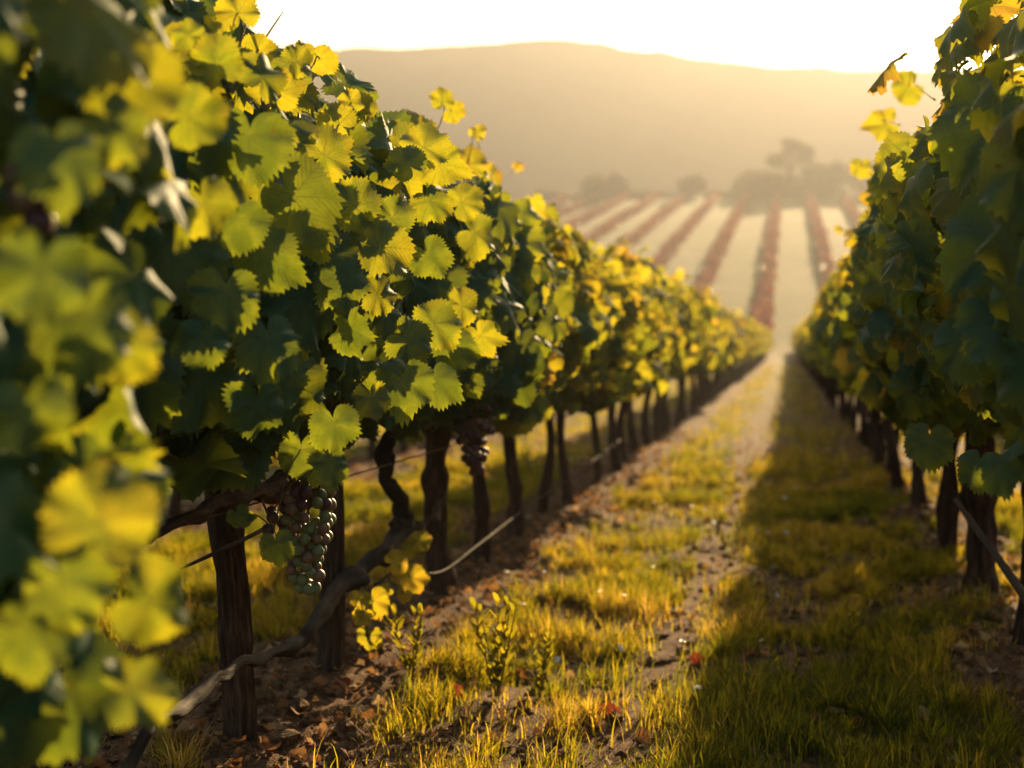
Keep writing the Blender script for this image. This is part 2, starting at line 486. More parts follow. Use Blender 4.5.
def leaf_template(nout, mids, serr, rnd):
    """rings of points round the petiole junction; tip along +Y, face +Z"""
    th = np.linspace(-math.pi, math.pi, nout, endpoint=False) + math.pi / nout * 0.5
    lobe = 1 + rnd.uniform(-0.06, 0.06)
    prof = OUT_R.copy(); dp = rnd.uniform(-.025, .045); prof[2] -= dp; prof[1] -= dp * .4; prof[6] -= dp * .8; prof[7] -= dp * .6; prof[4] += rnd.uniform(-.03, .04)
    r = np.interp(np.abs(th), OUT_T, prof)
    r = r * (1 + 0.05 * np.sin(2 * th + rnd.uniform(0, 6)))
    r = r * (1 + 0.04 * np.sin(3 * th + rnd.uniform(0, 6)) * lobe)
    if serr:
        up = np.where(np.arange(nout) % 2 == 0, 1.0, -1.0)
        amp = serr * rnd.uniform(0.35, 1.5, nout) * sstep(math.pi, 2.6, np.abs(th))
        r = r * (1 + up * amp)
        th2 = th - np.sign(th) * np.where(up > 0, 0.022, 0) * (np.abs(th) > 0.05)
    else:
        th2 = th
    P = [np.zeros((1, 2))]; rings = []
    for n, f in mids:
        t = np.linspace(-math.pi, math.pi, n, endpoint=False) + math.pi / n * 0.5
        rr = np.interp(np.abs(t), OUT_T, OUT_R) * f
        rings.append((1 + sum(len(q) - 0 for q in P[1:]), n)); P.append(np.stack([np.sin(t) * rr, np.cos(t) * rr], 1))
    rings.append((1 + sum(len(q) for q in P[1:]), nout)); P.append(np.stack([np.sin(th2) * r, np.cos(th2) * r], 1))
    P = np.concatenate(P)
    F = []
    s, n = rings[0]
    for i in range(n): F.append((0, s + i, s + (i + 1) % n))
    for (s0, n0), (s1, n1) in zip(rings[:-1], rings[1:]):
        k = n1 // n0
        for i in range(n0):
            i2 = (i + 1) % n0
            for j in range(k): 
                a1 = s1 + (i * k + j) % n1; b1 = s1 + (i * k + j + 1) % n1
                F.append((s0 + (i if j < (k + 1) // 2 else i2), a1, b1))
            F.append((s0 + i, s1 + (i * k + (k + 1) // 2) % n1, s0 + i2))
    x, y = P[:, 0], P[:, 1]
    rr = np.hypot(x, y); t = np.arctan2(x, y)
    z = (-rnd.uniform(0.05, 0.75) * rr ** 2 + rnd.uniform(-0.10, 0.22) * np.abs(x)
         + rnd.uniform(0.04, 0.16) * np.sin(rnd.choice([3, 4, 5]) * t + rnd.uniform(0, 6)) * (rr / 0.55) ** 2
         + rnd.uniform(0.01, 0.07) * np.sin(9 * t + rnd.uniform(0, 6)) * (rr / 0.55) ** 3
         - rnd.uniform(-0.1, 0.5) * y * np.abs(y) + rnd.uniform(-0.25, 0.25) * x * y)
    # ridge of the five main veins and puffed panels between them
    kk = np.clip(np.round(t / R(52)), -2, 2); de = t - kk * R(52)
    z = z + 0.035 * np.minimum(np.abs(rr * np.sin(de)) * 6, 1) * sstep(0, 0.2, rr)
    F = np.array([(a, c, b) for a, b, c in F], np.int32)
    return np.stack([x, y, z], 1), F


LOD = []
_r = np.random.default_rng(3)
for nout, mids, serr in ((80, ((20, .36), (40, .70)), 0.062), (40, ((20, .55),), 0.06), (12, ((6, .5),), 0.0)):
    LOD.append([leaf_template(nout, mids, serr, _r) for _ in range(14)])
CURLED = []
for _ in range(6):
    Vt, Ft = leaf_template(24, ((12, .5),), 0.06, _r)
    Vt = Vt.copy(); Vt[:, 2] += 1.6 * Vt[:, 0] ** 2 * _r.uniform(0.2, 1.2) + 0.9 * Vt[:, 1] ** 2 * _r.uniform(-0.3, 1.0)
    CURLED.append((Vt, Ft))


def norm(v):
    return v / np.maximum(np.linalg.norm(v, axis=-1, keepdims=True), 1e-9)


class Leaves:
    """collects leaves and joins them into one mesh"""
    def __init__(s): s.p, s.n, s.t, s.s, s.c = [], [], [], [], []

    def add(s, p, n, t, size, tint):
        s.p.append(np.atleast_2d(p)); s.n.append(np.atleast_2d(n)); s.t.append(np.atleast_2d(t))
        s.s.append(np.atleast_1d(size)); s.c.append(np.atleast_1d(tint))

    def arrays(s, templates, rnd):
        p = np.concatenate(s.p); n = norm(np.concatenate(s.n)); t = np.concatenate(s.t)
        sz = np.concatenate(s.s); c = np.concatenate(s.c)
        t = norm(t - n * (t * n).sum(1, keepdims=True)); b = np.cross(t, n)
        var = rnd.integers(0, len(templates), len(p))
        VV, FF, UV, TT = [], [], [], []
        off = 0
        for k, (Vt, Ft) in enumerate(templates):
            idx = np.where(var == k)[0]
            if not len(idx): continue
            m_ = np.where(rnd.random(len(idx)) < 0.5, -1.0, 1.0)
            q = Vt[None] * sz[idx, None, None]
            V = p[idx, None] + q[..., 0:1] * (b[idx] * 1.0)[:, None] + q[..., 1:2] * t[idx, None] + q[..., 2:3] * n[idx, None]
            nv = len(Vt)
            F = Ft[None] + (np.arange(len(idx)) * nv)[:, None, None] + off
            off += nv * len(idx)
            VV.append(V.reshape(-1, 3)); FF.append(F.reshape(-1, 3))
            UV.append(np.tile(np.concatenate([Vt[:, :2], np.zeros((nv, 1))], 1), (len(idx), 1)) + np.repeat(np.stack([np.zeros(len(idx)), np.zeros(len(idx)), rnd.random(len(idx)) * 50], 1), nv, 0))
            TT.append(np.repeat(c[idx], nv))
        return np.concatenate(VV), np.concatenate(FF), np.concatenate(UV), np.concatenate(TT)

    def mesh(s, name, templates, mat, rnd):
        V, F, U, T = s.arrays(templates, rnd)
        return mesh_np(name, V, F, [mat], {'luv': ('FLOAT_VECTOR', U), 'tint': ('FLOAT', T)})


# ------------------------------------------------------------------ tubes (trunks, arms, canes)
def catmull(P, n):
    P = np.asarray(P, float)
    Q = np.concatenate([[2 * P[0] - P[1]], P, [2 * P[-1] - P[-2]]])
    o = []
    for i in range(1, len(Q) - 2):
        for u in np.linspace(0, 1, n, endpoint=False):
            a, b, c, d = Q[i - 1], Q[i], Q[i + 1], Q[i + 2]
            o.append(0.5 * (2 * b + (c - a) * u + (2 * a - 5 * b + 4 * c - d) * u * u + (3 * b - a - 3 * c + d) * u ** 3))
    o.append(P[-1])
    return np.array(o)


def tube(P, rad, nseg=12, rough=0.15, seed=0, sub=6, knots=0.0, ridge=0.0):
    """P points, rad radius at each -> verts, quads, luv"""
    P4 = np.concatenate([np.asarray(P, float), np.asarray(rad, float)[:, None]], 1)
    C = catmull(P4, sub)
    p, r = C[:, :3], np.maximum(C[:, 3], 0.0008)
    t = norm(np.gradient(p, axis=0))
    u = np.cross(t[0], [0.31, 0.77, 0.55]); u /= np.linalg.norm(u)
    U = []
    for k in range(len(p)):
        u = u - t[k] * (u @ t[k]); u /= np.linalg.norm(u); U.append(u.copy())
    U = np.array(U); W = np.cross(t, U)
    ln = np.concatenate([[0], np.cumsum(np.linalg.norm(np.diff(p, axis=0), axis=1))])
    th = np.linspace(0, 2 * math.pi, nseg, endpoint=False)
    T, S = np.meshgrid(th, ln)
    tw = T + S * 3.0
    k = (1 + rough * (1.6 * (fbm(np.cos(tw) * 1.6 + 7 * seed + 40, S * 7 + np.sin(tw) * 1.6 + 90, 3, seed) - 0.5) * 2)
         + rough * 0.5 * np.sin(tw * 3 + seed) + knots * np.maximum(0, vnoise(S * 11, S * 0 + seed, seed + 3) - 0.62) * 3)
    if ridge: k = k + ridge * (fbm(np.cos(T) * 5.5 + 20, np.sin(T) * 5.5 + S * 2.2 + 60, 3, seed + 40) - .5) * 2
    rr = r[:, None] * k
    V = p[:, None] + rr[..., None] * (np.cos(T)[..., None] * U[:, None] + np.sin(T)[..., None] * W[:, None])
    V = V.reshape(-1, 3)
    UVx = (np.cos(T) * r[:, None]).ravel(); UVz = (np.sin(T) * r[:, None]).ravel()
    UV = np.stack([UVx, (S + seed * 3.3).ravel(), UVz], 1)
    n, m_ = len(p), nseg
    F = []
    for i in range(n - 1):
        for j in range(m_):
            F.append((i * m_ + j, i * m_ + (j + 1) % m_, (i + 1) * m_ + (j + 1) % m_, (i + 1) * m_ + j))
    # caps
    V = np.concatenate([V, [p[0]], [p[-1] + t[-1] * r[-1] * 0.4]]); UV = np.concatenate([UV, UV[:1], UV[-1:]])
    c0, c1 = len(V) - 2, len(V) - 1
    for j in range(m_):
        j2 = (j + 1) % m_
        F.append((c0, j2, j, c0)); F.append((c1, (n - 1) * m_ + j, (n - 1) * m_ + j2, c1))
    return V, np.array(F), UV


def gnarl(P, rad, n=4, amp=.006, seed=0):
    """kinks and knots along a branch"""
    rn = np.random.default_rng(seed)
    C = catmull(P, n); r = np.interp(np.linspace(0, len(P) - 1, len(C)), np.arange(len(P)), rad)
    C = C + rn.normal(0, 1, C.shape) * (amp * (0.4 + r / .02))[:, None] * sstep(0, 3, np.arange(len(C)))[:, None]
    r = r * rn.uniform(.78, 1.18, len(C)) * np.where(rn.random(len(C)) < .14, 1.35, 1)
    return C, r


def tri(F):
    F = np.asarray(F)
    A = F[:, [0, 1, 2]]; B = F[:, [0, 2, 3]]
    A = np.concatenate([A, B])
    ok = (A[:, 0] != A[:, 1]) & (A[:, 1] != A[:, 2]) & (A[:, 0] != A[:, 2])
    return A[ok]


def tubes_mesh(name, tubes, mat):
    V, F, U, o = [], [], [], 0
    for (v, f, u) in tubes:
        V.append(v); F.append(tri(f) + o); U.append(u); o += len(v)
    return mesh_np(name, np.concatenate(V), np.concatenate(F), [mat], {'luv': ('FLOAT_VECTOR', np.concatenate(U))})


def shift(tb, d):
    return tb[0] - np.asarray(d), tb[1], tb[2]


# ------------------------------------------------------------------ vine canopy
def canopy(lv, rnd, n, half_len, zc, hh, hw, size=(0.085, 0.15), y0=0.0, x0=0.0, side_bias=0.0, tint=(0.35, 0.22), seed=0, order=0.0, holes=2.0):
    u = rnd.uniform(-half_len, half_len, n)
    ph = rnd.uniform(0, 2 * math.pi, n)
    lump = 0.80 + 0.42 * fbm(u * 3.1 + seed * 9 + 30, ph * 1.3 + 10, 2, seed + 2)
    rho = np.where(rnd.random(n) < 0.62, rnd.normal(0.98, 0.07, n), np.sqrt(rnd.random(n))) * lump
    taper = np.sqrt(np.clip(1 - np.maximum(0, np.abs(u) - half_len * 0.72) / (half_len * 0.55), 0.2, 1))
    c, s = np.cos(ph), np.sin(ph)
    sq = 1.0 / np.maximum(np.abs(c), np.abs(s)) ** 0.45            # rather square section
    x = x0 + rho * hw * c * sq * taper
    z = zc + rho * hh * s * sq * np.where(s > 0, taper, 1)
    out_ = np.stack([c * 1.0, np.sign(u) * 0.12 + 0 * u, s * 0.6], 1)
    nrm = norm(out_) * 0.85 + np.array([0, 0, 0.42 - .22 * order]) + rnd.normal(0, 0.42 - .16 * order, (n, 3))
    nrm[:, 1] -= side_bias
    tip = np.stack([c * 0.45, rnd.normal(0, 0.35, n), -0.8 + 0.5 * np.maximum(s, 0)], 1) + rnd.normal(0, 0.3 - .12 * order, (n, 3))
    sz = rnd.uniform(size[0], size[1], n) * np.where(s > 0.75, 0.85, 1)
    tn = np.clip(rnd.normal(tint[0], tint[1], n) + 0.12 * s, 0, 0.97)
    k = fbm(u * 4.2 + seed * 5 + 11, z * 4.2 + 7, 2, seed + 61) < holes       # open gaps in the leaf wall
    lv.add(np.stack([x, y0 + u, z], 1)[k], nrm[k], tip[k], sz[k], tn[k])


def petioles(lv, rnd, mask_n, seed):
    pass


def shoot_mesh(name, P, r0, leaves, rnd, templates):
    """a cane with its leaves: one mesh, stem and leaf materials"""
    tb = tube(P, np.linspace(r0, r0 * 0.35, len(P)), 7, 0.1, int(rnd.integers(1, 99)), 5)
    Vs, Fs, Us = tb[0], tri(tb[1]), tb[2]
    lv = Leaves()
    for (p, n, t, s, c) in leaves:
        lv.add(p, n, t, s, c)
    for (p, n, t, s, c) in leaves:
        p = np.asarray(p, float).reshape(3)
        q = tb[0][np.argmin(np.linalg.norm(tb[0] - p, axis=1))]
        pt = tube(np.array([q, q * .5 + p * .5 + [0, 0, .15 * np.linalg.norm(p - q) + .002], p + 1e-4]), [.0016, .0013, .0012], 5, 0, 1, 4)
        Fs = np.concatenate([Fs, tri(pt[1]) + len(Vs)]); Vs = np.concatenate([Vs, pt[0]]); Us = np.concatenate([Us, pt[2]])
    V, F, U, T = lv.arrays(templates, rnd)
    return mesh_np(name, np.concatenate([Vs, V]), np.concatenate([Fs, F + len(Vs)]), [M_STEM, M_LEAF],
                   {'luv': ('FLOAT_VECTOR', np.concatenate([Us, U])), 'tint': ('FLOAT', np.concatenate([np.zeros(len(Vs)), T]))},
                   mat_idx=np.concatenate([np.zeros(len(Fs)), np.ones(len(F))]))


def random_shoot(rnd, base, rise, lean, nl, size, templates):
    base = np.asarray(base, float)
    P = [base, base + np.array([lean[0] * .3, lean[1] * .3, rise * .45]), base + np.array([lean[0] * .7, lean[1] * .7, rise * .8]), base + np.array([lean[0], lean[1], rise])]
    C = catmull(P, 8)
    ls = []
    for k in range(nl):
        q = C[int((0.15 + 0.85 * (k + 0.6) / nl) * (len(C) - 1))]
        a = rnd.uniform(0, 6.28)
        o = np.array([math.cos(a), math.sin(a), rnd.uniform(-0.1, 0.5)])
        s = size * (1.05 - 0.6 * k / nl) * rnd.uniform(0.8, 1.15)
        ls.append((q + o * s * 0.25, np.array([o[0] * .4, o[1] * .4 - 0.2, 0.8]) + rnd.normal(0, .4, 3), o + np.array([0, 0, -.5]), s, min(0.95, rnd.uniform(0.35, 0.85))))
    return shoot_mesh('shoot', P, 0.0038, ls, rnd, templates)


def vine_trunk_mesh(rnd, h, r, lean=0.06, seed=0, nseg=14, rough=0.22):
    n = 7
    z = np.linspace(-0.06, h, n)
    a = rnd.uniform(0, 6.28); b = rnd.uniform(0, 6.28)
    off = np.stack([lean * 0.4 * np.sin(z * 7 + a), lean * np.sin(z * 6 + b) * 0.9, z], 1)
    off[:, :2] -= off[1, :2]
    rad = r * np.interp(z, [-0.06, 0.04, 0.2, h * 0.8, h], [1.35, 1.12, 0.95, 0.92, 1.2]) * rnd.uniform(0.9, 1.1, n)
    return off, rad


def trunk_and_arms(rnd, seed, h=0.66, r=0.030, arm=0.34, nseg=14):
    off, rad = vine_trunk_mesh(rnd, h, r, rnd.uniform(0.02, 0.075), seed, nseg)
    tr = tubes_mesh('trunk', [tube(off, rad, nseg, 0.30, seed, 8, 0.38)], M_BARK)
    top = off[-1]
    arms = []
    for sgn in (-1, 1):
        w = rnd.normal(0, 0.02, (4, 3))
        P = [top + [0, 0, -0.05], top + np.array([0, sgn * arm * .3, 0.02]) + w[0], top + np.array([0, sgn * arm * .65, 0.03]) + w[1], top + np.array([0, sgn * arm, 0.02]) + w[2]]
        arms.append(tube(P, [r * .8, r * .62, r * .5, r * .34], 9, 0.2, seed + 5 + sgn, 4, 0.15))
    return tr, tubes_mesh('cordon', arms, M_BARK)


BERRY_V = None


def berry_mesh(name, mat):
    import bmesh
    bm = bmesh.new(); bmesh.ops.create_icosphere(bm, subdivisions=3, radius=1.0)
    me = bpy.data.meshes.new(name); bm.to_mesh(me); bm.free()
    me.polygons.foreach_set('use_smooth', np.full(len(me.polygons), True))
    me.materials.append(mat)
    return me


BERRY = [berry_mesh('grape', m_) for m_ in (M_GRAPE_G, M_GRAPE_B, M_GRAPE_P)]


def cluster_points(rnd, length, width, br, n):
    """berry centres: relaxed packing inside a tapered bunch hanging from the origin"""
    pts = []
    tries = 0
    while len(pts) < n and tries < 60000:
        tries += 1
        t = rnd.random() ** 0.9
        w = width * 0.5 * np.interp(t, [0, .15, .4, .75, 1], [0.45, 0.9, 1.0, 0.75, 0.25])
        a = rnd.uniform(0, 6.283); q = w * math.sqrt(rnd.uniform(0.25, 1))
        p = np.array([q * math.cos(a), q * math.sin(a), -0.02 - t * length])
        if all(np.linalg.norm(p - o) > br * 1.46 for o in pts): pts.append(p)
    return pts


def cluster_mesh(rnd, length, width, br, n, mats):
    """a bunch too blurred to show single berries: one mesh"""
    import bmesh
    bm = bmesh.new(); bmesh.ops.create_icosphere(bm, subdivisions=2, radius=1.0)
    bm.verts.ensure_lookup_table()
    v0 = np.array([v.co[:] for v in bm.verts]); f0 = np.array([[v.index for v in f.verts] for f in bm.faces]); bm.free()
    V, F, MI = [], [], []
    for i, p in enumerate(cluster_points(rnd, length, width, br, n)):
        V.append(v0 * br * rnd.uniform(.85, 1.1) + p); F.append(f0 + i * len(v0)); MI.append(np.full(len(f0), int(rnd.integers(0, len(mats)))))
    return mesh_np('grape_cluster', np.concatenate(V), np.concatenate(F), mats, mat_idx=np.concatenate(MI))


# ------------------------------------------------------------------ the rows
def vine(x, y, label, group):
    o = empty('grape_vine', (x, y, gz(x, y)))
    tag(o, label, 'grape vine', group)
    return o


GL, GR = 'vines of the left row', 'vines of the right row'
GL2, GR2 = 'vines of the row behind the left row', 'vines of the row behind the right row'
toward = lambda p: norm(CAM - np.asarray(p))
SUNV = np.array([math.sin(R(SUN_AZ)) * math.cos(R(SUN_EL)), math.cos(R(SUN_AZ)) * math.cos(R(SUN_EL)), math.sin(R(SUN_EL))])


def picked(lv, base, px, py, wpx, x, tipdeg, tint, yawj=0.0, up=0.25):
    """one large leaf seen in the photo: centre, width, lateral distance, direction of the tip in the picture"""
    p = at_x(px, py, x); depth = (p - CAM) @ FWD
    s = wpx * depth / FPX
    t = RGT * math.cos(R(tipdeg)) + UPV * math.sin(R(tipdeg))
    n = toward(p) + np.array([0, 0, up]) + RGT * yawj + np.random.default_rng(int(px * 7 + py)).normal(0, .24, 3)
    lv.add(p - t * s * 0.12 - base, n, t, s, tint * .66)


# --- near left vines, each with a mesh of its own
near_left = [
    # y, label, half_len, zc, hh, hw, x0, leaf count, trunk radius
    (0.98, 'out of focus vine filling the left edge, closest to the camera', 0.30, 0.92, 0.46, 0.24, 0.29, 330, 0.03),
    (1.78, 'dark leafy vine just behind the blurred vine at the left edge', 0.42, 0.98, 0.38, 0.25, 0.03, 420, 0.03),
    (2.61, 'tall sharp vine with the big grape bunch and a shaggy straight trunk', 0.46, 0.965, 0.335, 0.245, 0.02, 560, 0.033),
    (3.62, 'sharp leafy vine whose gnarled trunk slants down across the posts to the ground', 0.46, 0.95, 0.315, 0.285, 0.0, 520, 0.03),
    (4.42, 'vine with a dark red grape bunch beside its thick curved trunk', 0.42, 0.945, 0.31, 0.32, 0.0, 420, 0.034),
]
vines_left = []
for i, (y, lab, hl, zc, hh, hw, x0, n, r) in enumerate(near_left):
    rnd = np.random.default_rng(100 + i)
    o = vine(ROW_L, y, lab, GL)
    base = np.array(o.location)
    vines_left.append(o)
    lv = Leaves()
    canopy(lv, rnd, n, hl, zc, hh, hw, (0.085, 0.145) if i == 0 else (0.10, 0.18), 0, x0, 0.38, (0.08 if i == 0 else 0.16, 0.19), seed=i, order=0 if i == 0 else 1)
    if i == 0:
        for a in [(100, 512, 112, -.50, 80, .72, .1), (158, 605, 92, -.49, -20, .62, .2), (70, 590, 90, -.52, -60, .35, 0), (140, 690, 78, -.50, 10, .5, .1),
                  (130, 75, 105, -.52, 15, .68, .3), (120, 130, 70, -.5, -40, .4, .2), (35, 640, 85, -.55, -90, .2, 0), (60, 160, 90, -.5, -80, .1, 0),
                  (95, 330, 100, -.5, -70, .1, 0), (30, 420, 90, -.5, -80, .15, 0), (125, 350, 75, -.5, -35, .6, .2), (40, 280, 100, -.5, -100, .05, 0),
                  (195, 115, 68, -.60, 20, .5, .2), (208, 210, 64, -.62, -60, .55, .2)]:
            picked(lv, base, *a[:6], yawj=a[6])
    if i in (1, 2, 3):
        P1 = [(185, 32, 34, 150, .5), (250, 145, 78, -90, .05), (300, 205, 92, -50, .30), (265, 262, 72, -85, .05), (268, 345, 72, -88, .1), (258, 412, 64, -85, .05),
              (290, 120, 62, 40, .62), (266, 72, 55, 60, .6), (330, 152, 58, 30, .66), (318, 235, 52, -20, .45), (225, 300, 70, -95, .05), (200, 345, 55, -110, .08),
              (215, 60, 55, 110, .5), (300, 60, 36, 20, .6), (285, 385, 52, -60, .15), (235, 225, 60, -100, .05)]
        P2 = [(352, 335, 54, -75, .10), (386, 246, 64, 5, .7), (382, 292, 46, 10, .72), (372, 402, 40, -80, .68), (405, 388, 60, -85, .1), (335, 430, 52, -80, .12),
              (345, 285, 55, -70, .1), (412, 340, 48, -30, .3), (330, 468, 40, -90, .2), (360, 205, 52, 10, .45), (395, 215, 46, 60, .4)]
        P3 = [(466, 306, 38, -10, .75), (482, 340, 40, -60, .75), (440, 322, 52, 15, .45), (425, 142, 52, 80, .7), (445, 165, 46, -10, .7), (405, 160, 40, 130, .3),
              (432, 205, 40, -60, .5), (480, 235, 46, -20, .6), (430, 260, 46, -60, .2), (465, 200, 40, 40, .7), (435, 385, 50, -80, .1), (455, 350, 45, -70, .15)]
        for (px, py, w, td, tn) in (P1 if i == 2 else P2 if i == 3 else []):
            picked(lv, base, px, py, w, (-.73 if i == 2 else -.69) + rnd.uniform(-.025, .02), td, tn, yawj=rnd.uniform(-.15, .3))
        if i == 3:
            for (px, py, w, td, tn) in P3:
                picked(lv, base, px, py, w, -.70 + rnd.uniform(-.02, .02), td, tn, yawj=rnd.uniform(-.1, .3))
    link('foliage', lv.mesh('foliage', LOD[0], M_LEAF, rnd), o)
    if i != 3:
        tr, arms = trunk_and_arms(rnd, 11 + i, 0.64, r, 0.36)
        if i == 2:     # straight shaggy trunk
            P = [at_x(243, 800, ROW_L), at_x(240, 700, ROW_L), at_x(233, 600, ROW_L), at_x(226, 520, ROW_L), at_x(222, 462, ROW_L), at_x(221, 425, ROW_L)]
            P[0][2] = base[2] - 0.06
            tr = tubes_mesh('trunk', [shift(tube(np.array(P), [.036, .031, .030, .031, .033, .036], 56, 0.18, 5, 22, 0.2, .22), base)], M_BARK)
            A = [at_x(105, 552, -.98), at_x(150, 532, -1.0), at_x(200, 510, -1.02), at_x(245, 494, -1.03), at_x(285, 480, -1.05), at_x(330, 440, -1.07)]
            arms = tubes_mesh('cordon', [shift(tube(*gnarl(A, [.008, .011, .014, .018, .018, .016], 4, .005, 5), 18, 0.28, 8, 5, 0.3, .25), base)], M_BARK)
            B = [at_x(176, 571, -1.0), at_x(215, 553, -1.0), at_x(262, 530, -1.01), at_x(290, 512, -1.02)]
            link('cane', tubes_mesh('cane', [shift(tube(np.array(B), [.002, .004, .0045, .004], 7, 0.15, 3, 4), base)], M_CANE), o)
        link('trunk', tr, o); link('cordon', arms, o)
    else:
        A = [at_x(40, 830, -.90), at_x(130, 757, -.94), at_x(175, 712, -.96), at_x(225, 672, -.98), at_x(285, 648, -1.0), at_x(312, 625, -1.01), at_x(345, 585, -1.03),
             at_x(385, 556, -1.06), at_x(402, 520, -1.09), at_x(388, 480, -1.09), at_x(384, 440, -1.09), at_x(382, 400, -1.09)]
        A[0][2] = gz(A[0][0], A[0][1]) - .03
        rad = [.006, .007, .008, .009, .011, .013, .019, .024, .022, .019, .018, .016]
        link('trunk', tubes_mesh('trunk', [shift(tube(*gnarl(A, rad, 4, .006, 4), 18, 0.3, 21, 5, 0.4, .25), base)], M_OLD), o)
        A = [at_x(396, 525, -1.08), at_x(425, 523, -1.07), at_x(440, 508, -1.07), at_x(441, 478, -1.08), at_x(446, 430, -1.09)]
        link('cordon', tubes_mesh('cordon', [shift(tube(*gnarl(A, [.014, .013, .012, .010, .009], 4, .006, 6), 12, 0.3, 23, 4, 0.4, .2), base)], M_BARK), o)
        A = [at_x(375, 585, -1.0), at_x(400, 570, -1.0), at_x(440, 572, -1.0), at_x(478, 545, -.98), at_x(530, 505, -.97), at_x(570, 478, -.98), at_x(620, 440, -1.0)]
        link('cane', tubes_mesh('cane', [shift(tube(np.array(A), [.003, .003, .0025, .003, .0025, .003, .003], 8, 0.12, 29, 6, 0.1), base)], M_CANE), o)
        # low sucker with yellow leaves
        P = np.array([at_x(392, 545, -1.02), at_x(390, 575, -.99), at_x(378, 605, -.97), at_x(368, 640, -.96)])
        ls = []
        for (px, py, w, td, tn) in [(412, 580, 32, -60, .85), (397, 562, 24, 20, .8), (374, 603, 32, -70, .8), (362, 616, 22, -120, .75), (370, 638, 26, -100, .6), (422, 541, 22, 10, .7), (356, 598, 16, 150, .8), (404, 596, 16, -100, .8), (386, 590, 14, 200, .7)]:
            p = at_x(px, py, -.96); s = w * ((p - CAM) @ FWD) / FPX
            t = RGT * math.cos(R(td)) + UPV * math.sin(R(td))
            ls.append((p - base - t * s * .1, toward(p) + RGT * rnd.uniform(-.3, .3), t, s, tn))
        link('shoot', shoot_mesh('shoot', P - base, .003, ls, rnd, LOD[0]), o)

# grape bunch, berry by berry
o = vines_left[2]; base = np.array(o.location)
rnd = np.random.default_rng(55)
gt = at_x(306, 452, -.86); gb = at_x(306, 590, -.86)
glen = gt[2] - gb[2]
cl = link('grape_cluster', tubes_mesh('grape_stalk', [tube(np.array([[0.01, 0, .06], [0, 0, 0], [0.003, .002, -glen * .4], [0, 0, -glen * .8]]), [.0035, .003, .0025, .0015], 7, .1, 2, 4)], M_STEM), o)
cl.location = gt - base
br = 0.0113
pts = cluster_points(rnd, glen * 0.93, 0.098, br, 96)
# a shoulder on the left
pts += [np.array([-.062 + rnd.uniform(-.012, .012), rnd.uniform(-.02, .02), -glen * (.42 + .05 * k) + rnd.uniform(-.004, .004)]) for k in range(4)]
for p in pts:
    t = -p[2] / glen
    side = p @ RGT
    prob = rnd.random()
    kind = 0
    if side < -.035: kind = 2 if prob < .7 else 1
    elif t < .42: kind = 2 if prob < .55 else (1 if prob < .85 else 0)
    elif t > .82: kind = 1 if prob < .6 else 0
    else: kind = 1 if prob < .28 else 0
    b = link('grape', BERRY[kind], cl)
    s = br * rnd.uniform(.86, 1.12)
    b.scale = (s, s, s * rnd.uniform(1.0, 1.12)); b.location = p
    b.rotation_euler = tuple(rnd.uniform(-.4, .4, 3))
lv = Leaves()
for (px, py, w, td, tn, x) in [(277, 548, 36, -80, .35, -.80), (240, 518, 26, -60, .3, -.9), (300, 455, 46, -95, .2, -.80), (325, 470, 40, -70, .25, -.8)]:
    picked(lv, base, px, py, w, x, td, tn)
P = np.array([at_x(262, 500, -.95), at_x(270, 520, -.88), at_x(276, 535, -.81)]) - base
link('shoot', shoot_mesh('shoot', P, .0025, [(lv.p[k][0], lv.n[k][0], lv.t[k][0], lv.s[k][0], lv.c[k][0]) for k in range(4)], rnd, LOD[0]), o)

# shoots standing above the near vines
def px_shoot(o, pts_px, x, leaves, r=.0035, seed=1):
    base = np.array(o.location); rnd = np.random.default_rng(seed)
    P = np.array([at_x(a, b, x) for a, b in pts_px]) - base
    ls = []
    for (px, py, w, td, tn) in leaves:
        p = at_x(px, py, x); s = w * ((p - CAM) @ FWD) / FPX
        t = RGT * math.cos(R(td)) + UPV * math.sin(R(td))
        ls.append((p - base - t * s * .12, toward(p) + RGT * rnd.uniform(-.5, .5) + np.array([0, 0, rnd.uniform(-.2, .4)]), t, s, tn))
    link('shoot', shoot_mesh('shoot', P, r, ls, rnd, LOD[0]), o)


px_shoot(vines_left[2], [(222, 95), (235, 60), (243, 32), (247, 22)], -.82, [(236, 8, 46, 110, .6), (205, 38, 44, 170, .6), (215, 62, 40, -140, .45)], seed=1)
px_shoot(vines_left[2], [(228, 90), (250, 62), (268, 34), (283, 12)], -.80, [(258, 48, 34, 70, .6), (243, 70, 40, -50, .5)], .0032, seed=2)
px_shoot(vines_left[2], [(262, 110), (285, 92), (303, 78), (314, 64)], -.76, [(322, 62, 32, -50, .65), (302, 52, 26, 100, .6), (280, 88, 44, 70, .6)], .003, seed=3)
px_shoot(vines_left[2], [(318, 165), (338, 140), (350, 120), (355, 106)], -.78, [(350, 100, 26, 110, .6), (367, 108, 28, 10, .6), (335, 122, 40, 150, .55)], .003, seed=4)
px_shoot(vines_left[3], [(348, 165), (362, 148), (374, 138), (384, 132)], -.82, [(345, 146, 36, 180, .6), (384, 142, 20, -20, .6)], .0025, seed=5)
px_shoot(vines_left[3], [(405, 180), (425, 150), (440, 124), (445, 106)], -.88, [(442, 98, 24, 100, .5), (454, 112, 24, -15, .6), (418, 130, 48, 100, .65), (398, 140, 42, 170, .3)], .003, seed=6)
px_shoot(vines_left[4], [(462, 185), (468, 160), (472, 142), (474, 130)], -.95, [(470, 160, 40, 80, .7), (488, 182, 38, 20, .7), (478, 132, 18, 60, .6)], .0028, seed=7)
